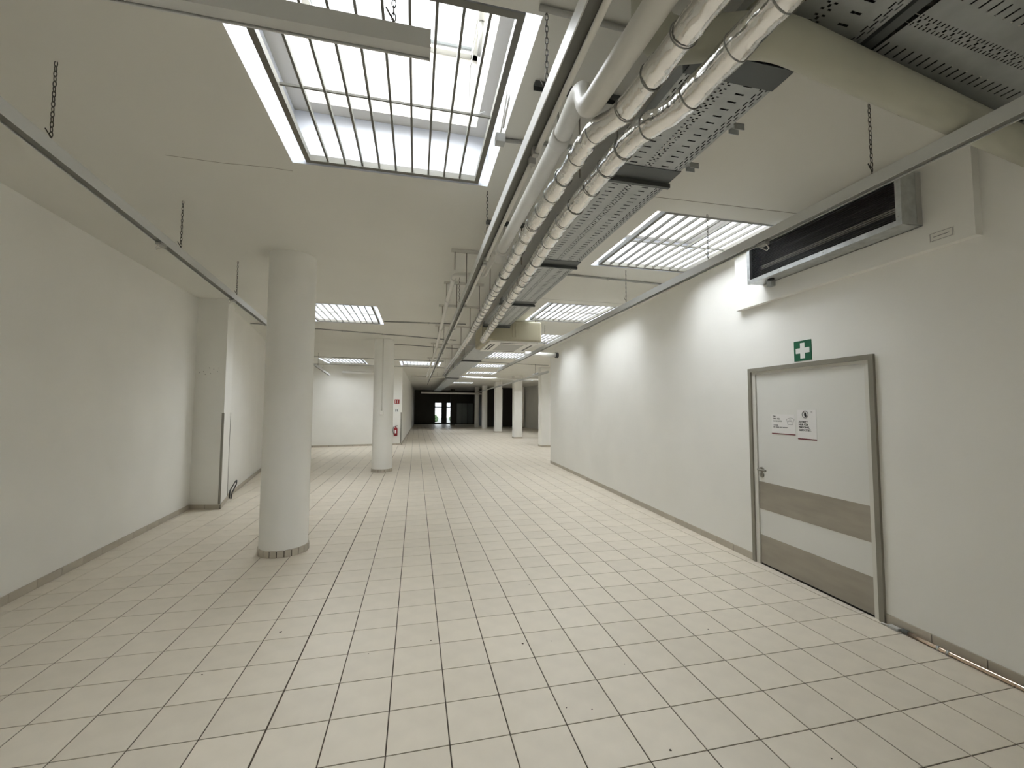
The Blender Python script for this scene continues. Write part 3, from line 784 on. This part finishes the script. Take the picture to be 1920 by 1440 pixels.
# ------------------------------------------------------------------ air heater above the door
U0, U1, V0, V1, Z0, Z1 = 2.16, 3.62, 0.06, 0.245, 2.925, 3.315
t = thing('air_heater', 'galvanised air heater box with dark slatted front above the door', 'heater', W(2.9, 0.06, Z0))
b = MB(W)
b.box(U0, U1, V0, V0+.012, Z0, Z1); b.box(U0, U0+.006, V0, V1-.03, Z0, Z1); b.box(U1-.006, U1, V0, V1-.03, Z0, Z1)
b.box(U0, U1, V0, V1-.03, Z0, Z0+.004); b.box(U0, U1, V0, V1-.03, Z1-.004, Z1); b.build('casing', 'galvanised', t)
b = MB(W); e = 0.035
b.box(U0-.004, U1+.004, V1-.03, V1, Z0-.004, Z0+e); b.box(U0-.004, U1+.004, V1-.03, V1, Z1-e, Z1+.004); b.box(U0-.004, U0+e, V1-.03, V1, Z0+e, Z1-e); b.box(U1-e, U1+.004, V1-.03, V1, Z0+e, Z1-e)
b.build('front_frame', 'galvanised', t)
b = MB(W); b.box(U0+.008, U1-.008, V0+.014, V0+.02, Z0+.006, Z1-.006); b.build('core', 'black_plastic', t)
ns = 22; hh = (Z1-Z0-2*e)/ns
for k in range(ns):
    b = MB(W); z = Z0+e+hh*(k+.5); b.box(U0+e-.005, U1-e+.005, V1-.034, V1-.026, z-.0011, z+.0011); b.build('slat', 'heater_slat', t)
MB(W).box(U0+.02, U1-.13, V1-.055, V1-.045, Z0+.115, Z0+.150).build('heating_bar', 'heater_bar', t)
MB(W).box(U0+.02, U1-.4, V1-.055, V1-.048, Z0+.235, Z0+.248).build('heating_bar', 'heater_slat', t)
for (u, z) in ((U0+.017, Z0+.06), (U0+.017, Z1-.08), (U1-.017, Z0+.06), (U0+.6, Z0+.017), (U1-.4, Z0+.017), (U0+.5, Z1-.017)): MB(W).tube([(u, V1, z), (u, V1+.003, z)], .006, 8).build('screw', 'grey_plastic', t)
b = MB(W); b.tube([(U1-.2, V0+.09, Z0-.012), (U1-.2, V0+.09, Z0+.002)], 0.03, 14); b.build('cable_gland', 'black_plastic', t)
b = MB(W); b.box(U1-.16, U1-.10, V0, V0+.05, Z0-.05, Z0); b.build('mounting_foot', 'galvanised', t)
b = MB(W); b.box(U0-.0015, U0-.0005, V0+.003, V0+.05, Z0+.01, Z1-.01); b.build('side_cover', 'grey_plastic', t)

# ------------------------------------------------------------------ door
dr = sroot('door_1', W((D0+D1)/2, 0, 0))
b = MB(W); e = 0.040
b.box(D0, D0+e, -.10, .022, 0, DT); b.box(D1-e, D1, -.10, .022, 0, DT); b.box(D0+e, D1-e, -.10, .022, DT-e, DT); b.build('frame', 'frame_steel', dr)
b = MB(W); i = 0.046
b.box(D0+e, D0+e+i, -.09, .004, 0, DT-e); b.box(D1-e-i, D1-e, -.09, .004, 0, DT-e); b.box(D0+e+i, D1-e-i, -.09, .004, DT-e-i*.6, DT-e); b.build('frame_rebate', 'frame_light', dr)
L0, L1, LT = D0+e+i+.004, D1-e-i-.004, DT-e-i*.6-.004
leaf = MB(W).box(L0, L1, -.055, -.010, 0.012, LT).build('leaf', 'door_white', dr)
MB(W).box(L0-.002, L1+.002, -.06, -.02, 0.0005, 0.012).build('sill_gap', 'black_plastic', dr)
MB(W).box(L0+.002, L1-.002, -.010, -.0075, 0.014, 0.305).build('kick_plate', 'kick_steel', leaf)
MB(W).box(L0+.002, L1-.002, -.010, -.0075, 0.575, 0.862).build('push_plate', 'kick_steel', leaf)
b = MB(W); b.tube([(L1-.045, -.01, .992), (L1-.045, .0, .992)], .026, 16); b.tube(smooth_path([(L1-.045, 0, .992), (L1-.045, .05, .992), (L1-.16, .052, .992)], .02, 4), .0105, 10); b.build('handle', 'frame_steel', leaf)
b = MB(W); b.tube([(L1-.045, -.01, .935), (L1-.045, .002, .935)], .026, 16); b.box(L1-.05, L1-.04, .002, .006, .925, .945); b.build('lock_escutcheon', 'frame_steel', leaf)

def text_mesh(body, size, bold=0.0, width=None):
    cu = bpy.data.curves.new('txt', 'FONT'); cu.body = body; cu.size = size; cu.offset = bold; cu.space_line = 0.9; cu.resolution_u = 2
    o = bpy.data.objects.new('txt', cu); COL.objects.link(o); dg = bpy.context.evaluated_depsgraph_get()
    me = bpy.data.meshes.new_from_object(o.evaluated_get(dg)); bpy.data.objects.remove(o)
    return me
def wall_text(name, body, size, u, v, z, parent, mt, bold=0.0, sx=1.0):
    # readable from the room: text's right goes towards smaller u
    me = text_mesh(body, size, bold)
    vs = [W(u - p.co.x*sx, v, z + p.co.y) for p in me.vertices]; fs = [tuple(pl.vertices) for pl in me.polygons]
    b = MB(); b.add(vs, fs); o = b.build(name, mt, parent); bpy.data.meshes.remove(me); return o
# right notice: 3.325 .. 3.122, z 1.35..1.625
PV = -.0095
t = thing('paper_notice', 'upright white paper notice on the door with circle symbol and ZUTRITT lettering', 'notice', W(3.22, PV, 1.348))
MB(W).box(3.122, 3.325, PV, PV+.0015, 1.345, 1.625).build('sheet', 'paper', t)
TV = PV+.0020
for k, wd in enumerate(('ZUTRITT', 'NUR FÜR', 'PERSONAL', 'GESTATTET.')): wall_text('lettering', wd, 0.0235, 3.312, TV, 1.504-k*.0262, t, 'ink', 0.0011, 1.04)
b = MB(W)
pts = [(3.238+.032*math.cos(2*math.pi*k/24), TV, 1.582+.032*math.sin(2*math.pi*k/24)) for k in range(24)]
b.tube(pts, .0025, 4, closed=True); b.build('circle_symbol', 'ink', t)
b = MB(W)
for (u, z, rr) in ((3.238, 1.592, .011), (3.238, 1.58, .013), (3.235, 1.570, .011)):
    n = 14; b.add([(u+rr*math.cos(2*math.pi*k/n), TV, z+rr*math.sin(2*math.pi*k/n)) for k in range(n)], [list(range(n))])
b.add([(3.262,TV,1.606),(3.258,TV,1.609),(3.213,TV,1.558),(3.217,TV,1.555)], [(0,1,2,3)])
b.build('hand_symbol', 'ink', t)
MB(W).box(3.16, 3.178, PV+.0015, TV, 1.602, 1.608).build('corner_mark', 'ink_grey', t)
MB(W).box(3.122, 3.325, PV+.0015, TV, 1.345, 1.356).build('bottom_stripe', 'maroon', t)
# left notice
t = thing('paper_notice', 'landscape white paper notice on the door with small print and dark red bottom stripe', 'notice', W(3.49, PV, 1.378))
MB(W).box(3.352, 3.640, PV, PV+.0015, 1.378, 1.578).build('sheet', 'paper', t)
def ink_words(z, h, words, u0=3.622, mt='ink', gap=.008):     # rows of print too small to read: letter-sized strokes
    b = MB(W); u = u0
    for n in words:
        for k in range(n):
            w_ = h*.62
            b.box(u-w_*.30, u, PV+.0015, TV, z, z+h); b.box(u-w_*.82, u-w_*.3, PV+.0015, TV, z+(h*.38 if k % 2 else h*.8), z+(h*.6 if k % 2 else h))
            if k % 3: b.box(u-w_*.82, u-w_*.6, PV+.0015, TV, z, z+h*.8)
            u -= w_*1.05
        u -= gap
    return b
ink_words(1.551, .0145, (4,)).build('lettering', 'ink', t)
b = ink_words(1.527, .0145, (5,)); b.build('lettering', 'ink', t)
wall_text('lettering', 'FÜR', 0.0205, 3.568, TV, 1.527, t, 'ink', 0.0005, 0.9)
ink_words(1.503, .0145, (12,)).build('lettering', 'ink_grey', t)
ink_words(1.463, .0105, (1, 3, 4), gap=.006).build('small_print', 'ink', t)
ink_words(1.443, .0095, (4, 8, 4, 11), gap=.006).build('small_print', 'ink', t)
b = MB(W)
pts = [(3.455,1.53),(3.43,1.54),(3.405,1.545),(3.38,1.54),(3.36,1.53),(3.37,1.515),(3.378,1.495),(3.38,1.48),(3.42,1.478),(3.44,1.48),(3.44,1.5),(3.448,1.515)]
b.tube([(u, TV, z) for (u, z) in pts], .0012, 4, closed=True); b.tube([(3.43,TV,1.515),(3.41,TV,1.53),(3.39,TV,1.515)], .001, 4); b.tube([(3.44,TV,1.508),(3.41,TV,1.512),(3.38,TV,1.506)], .001, 4)
b.build('line_drawing', 'ink_grey', t)
MB(W).box(3.352, 3.640, PV+.0015, TV, 1.378, 1.388).build('bottom_stripe', 'maroon', t)
# first aid sign
t = thing('first_aid_sign', 'square green first aid sign with white cross above the door', 'sign', W(3.23, 0, 2.09))
MB(W).box(3.135, 3.325, 0, .004, 2.09, 2.282).build('board', 'sign_green', t)
b = MB(W); b.box(3.205, 3.255, .004, .005, 2.112, 2.26); b.box(3.155, 3.205, .004, .005, 2.162, 2.212); b.box(3.255, 3.305, .004, .005, 2.162, 2.212); b.build('cross', 'sign_white', t)

# heating pipe on the floor by the right wall
t = thing('floor_pipe', 'shiny copper-coloured pipe lying along the floor at the right wall', 'pipe', W(2.3, .04, 0))
b = MB(W); b.tube([(2.42, .032, .016), (2.2, .040, .016), (1.9, .036, .016), (1.2, .034, .016), (-1.0, .034, .016)], .0145, 14); b.build('pipe', 'copper', t)
b = MB(W); b.tube([(2.44, .032, .017), (2.40, .033, .017)], .017, 14); b.build('end_collar', 'tray_dark', t)
MB(W).tube([(2.22, .0393, .016), (2.205, .0397, .016)], .0165, 14).build('coupling', 'galvanised', t)
MB(W).tube([(2.165, .039, .016), (2.15, .0388, .016)], .0165, 14).build('coupling', 'galvanised', t)
t = thing('pipe_stub', 'grey stub of pipe fitting on the floor beside the door frame', 'fitting', W(2.5, .04, 0))
b = MB(W); b.box(2.455, 2.53, .018, .058, 0.0, .022); b.build('block', 'grey_plastic', t, 0.004)
b = MB(W); b.tube([(2.52, .035, .008), (2.58, .045, .006)], .006, 8); b.build('wire_end', 'pipe_white', t)

# black cable loop by the pilaster
t = thing('cable_loop', 'black cable loop standing on the floor behind the left pilaster', 'cable', (-3.25, 8.95, 0))
b = MB(); b.tube(smooth_path([(-3.17, 8.40, .02), (-3.19, 8.46, .14), (-3.26, 8.90, .25), (-3.265, 8.95, .25), (-3.25, 8.90, .19), (-3.18, 8.52, .08), (-3.15, 8.42, .012)], .05, 5), .010, 8); b.build('cable', 'cable_black', t)

# fire point on the rear wall corner
def yb(x): return yback(x)
t = thing('fire_extinguisher', 'red fire extinguisher hung low on the wall beyond the second column', 'extinguisher', (-0.83, yb(-.83)-.09, .42))
ex, ey = -0.83, yb(-.83)-.10
b = MB(); b.lathe([(0, .40), (.06, .40), (.076, .42), (.076, .70), (.06, .75), (.028, .775), (.028, .80), (0, .80)], ex, ey, 20); cyl_ = b.build('cylinder', 'red_enamel', t)
b = MB(); b.box(ex-.02, ex+.03, ey-.015, ey+.015, .80, .83); b.box(ex-.01, ex+.09, ey-.01, ey+.01, .83, .85); b.build('valve_handle', 'black_plastic', t)
b = MB(); b.tube(smooth_path([(ex-.02, ey, .815), (ex-.10, ey-.02, .78), (ex-.115, ey-.03, .6), (ex-.085, ey-.04, .47)], .05, 4), .011, 8); b.build('hose', 'black_plastic', t)
b = MB(); b.box(ex-.035, ex+.03, ey-.0785, ey-.074, .52, .66); b.build('label_plate', 'paper', cyl_)
b = MB(); b.box(ex-.02, ex+.02, ey+.07, ey+.094, .5, .74); b.build('bracket', 'grey_plastic', t)
t = thing('fire_sign', 'small square red fire sign with white pictogram on the far wall corner', 'sign', (-0.80, yb(-.8), 1.8))
MB().bar((-0.90, yb(-.9)-.004, 1.895), (-0.70, yb(-.7)-.004, 1.895), .006, .19).build('board', 'sign_red', t)
b = MB()
for (x, z0, z1, w_) in ((-.86, 1.83, 1.87, .04), (-.855, 1.885, 1.955, .03), (-.775, 1.83, 1.93, .028), (-.775, 1.935, 1.955, .05)): b.bar((x-w_/2, yb(x)-.0085, (z0+z1)/2), (x+w_/2, yb(x)-.0085, (z0+z1)/2), .002, z1-z0)
b.build('pictogram', 'sign_white', t)
t = thing('pale_sign', 'small pale grey square sign below the red fire sign', 'sign', (-0.81, yb(-.8), 1.43))
MB().bar((-0.90, yb(-.9)-.004, 1.51), (-0.72, yb(-.72)-.004, 1.51), .006, .17).build('board', 'sign_white', t)
b = MB()
for (x, z0, z1, w_) in ((-.85, 1.45, 1.55, .03), (-.79, 1.46, 1.56, .05), (-.76, 1.45, 1.49, .03)): b.bar((x-w_/2, yb(x)-.0085, (z0+z1)/2), (x+w_/2, yb(x)-.0085, (z0+z1)/2), .002, z1-z0)
b.build('pictogram', 'ink_grey', t)
cg = thing('corner_guard', 'steel corner guard strip on the wall edge beside the fire extinguisher', 'guard', (-0.6, 19.12, 0))
b = MB(); b.bar((-0.64, yb(-.64)-.003, .75), (-0.597, yb(-.597)-.003, .75), .004, 1.35); b.build('plate', 'corner_guard', cg)
b = MB(); b.bar((-0.593, 19.122, .75), (-0.592, 19.165, .75), .004, 1.35); b.build('plate', 'corner_guard', cg)

# pale partition at the far end, and a dark rack frame
t = thing('glass_partition', 'pale bluish partition panels at the dark end, right of the shop windows', 'partition', (4.9, 42.6, 0))
for k in range(3):
    x0 = 4.05+k*.56; MB().box(x0, x0+.53, 42.55, 42.6, .05, 2.1).build('panel', 'far_glass_panel', t)
b = MB()
for k in range(4): b.box(4.02+k*.56, 4.05+k*.56, 42.52, 42.62, 0, 2.14)
b.box(4.02, 5.73, 42.52, 42.62, 2.1, 2.14); b.build('frame', 'far_dark', t)
t = thing('standpipe', 'thin grey vertical pipe against the black back wall between far columns', 'pipe', (7.4, 36.0, 0))
b = MB(); b.tube([(7.4, 36.0, 0), (7.4, 36.0, 3.3)], .04, 8); b.build('pipe', 'pipe_white', t)

# crumbs on the floor
def crumb(x, y, sz):
    bmx = bmesh.new(); bmesh.ops.create_icosphere(bmx, subdivisions=1, radius=sz)
    for v in bmx.verts: v.co *= random.uniform(.6, 1.2); v.co.z = max(v.co.z*.35, -.0001)+.0002
    me = bpy.data.meshes.new('dirt_crumb'); bmx.to_mesh(me); bmx.free(); me.materials.append(MAT['crumb'])
    o = bpy.data.objects.new('dirt_crumb', me); o.location = (x, y, 0); o.rotation_euler.z = random.uniform(0, 6); COL.objects.link(o)
    tag(o, 'small dark crumb of dirt lying on the beige floor tiles', 'crumb', 'dirt crumbs on the floor tiles')
def floor_pt(px, py):
    d = RT*((px-960)/F_PX) + UP*((720-py)/F_PX) + fw; k = -EYE/d.z; return d.x*k, d.y*k
for (px, py, sz) in ((526, 1185, .011), (691, 1226, .005), (808, 1201, .006), (980, 1207, .008), (883, 1127, .007), (992, 1096, .005), (1171, 1245, .005), (1257, 1407, .007), (1110, 1330, .005), (1328, 1180, .005), (1568, 1159, .006), (1559, 1422, .006), (886, 946, .008), (838, 857, .012), (379, 1265, .006), (1034, 1202, .004), (1062, 1327, .005)):
    crumb(*floor_pt(px, py), sz)
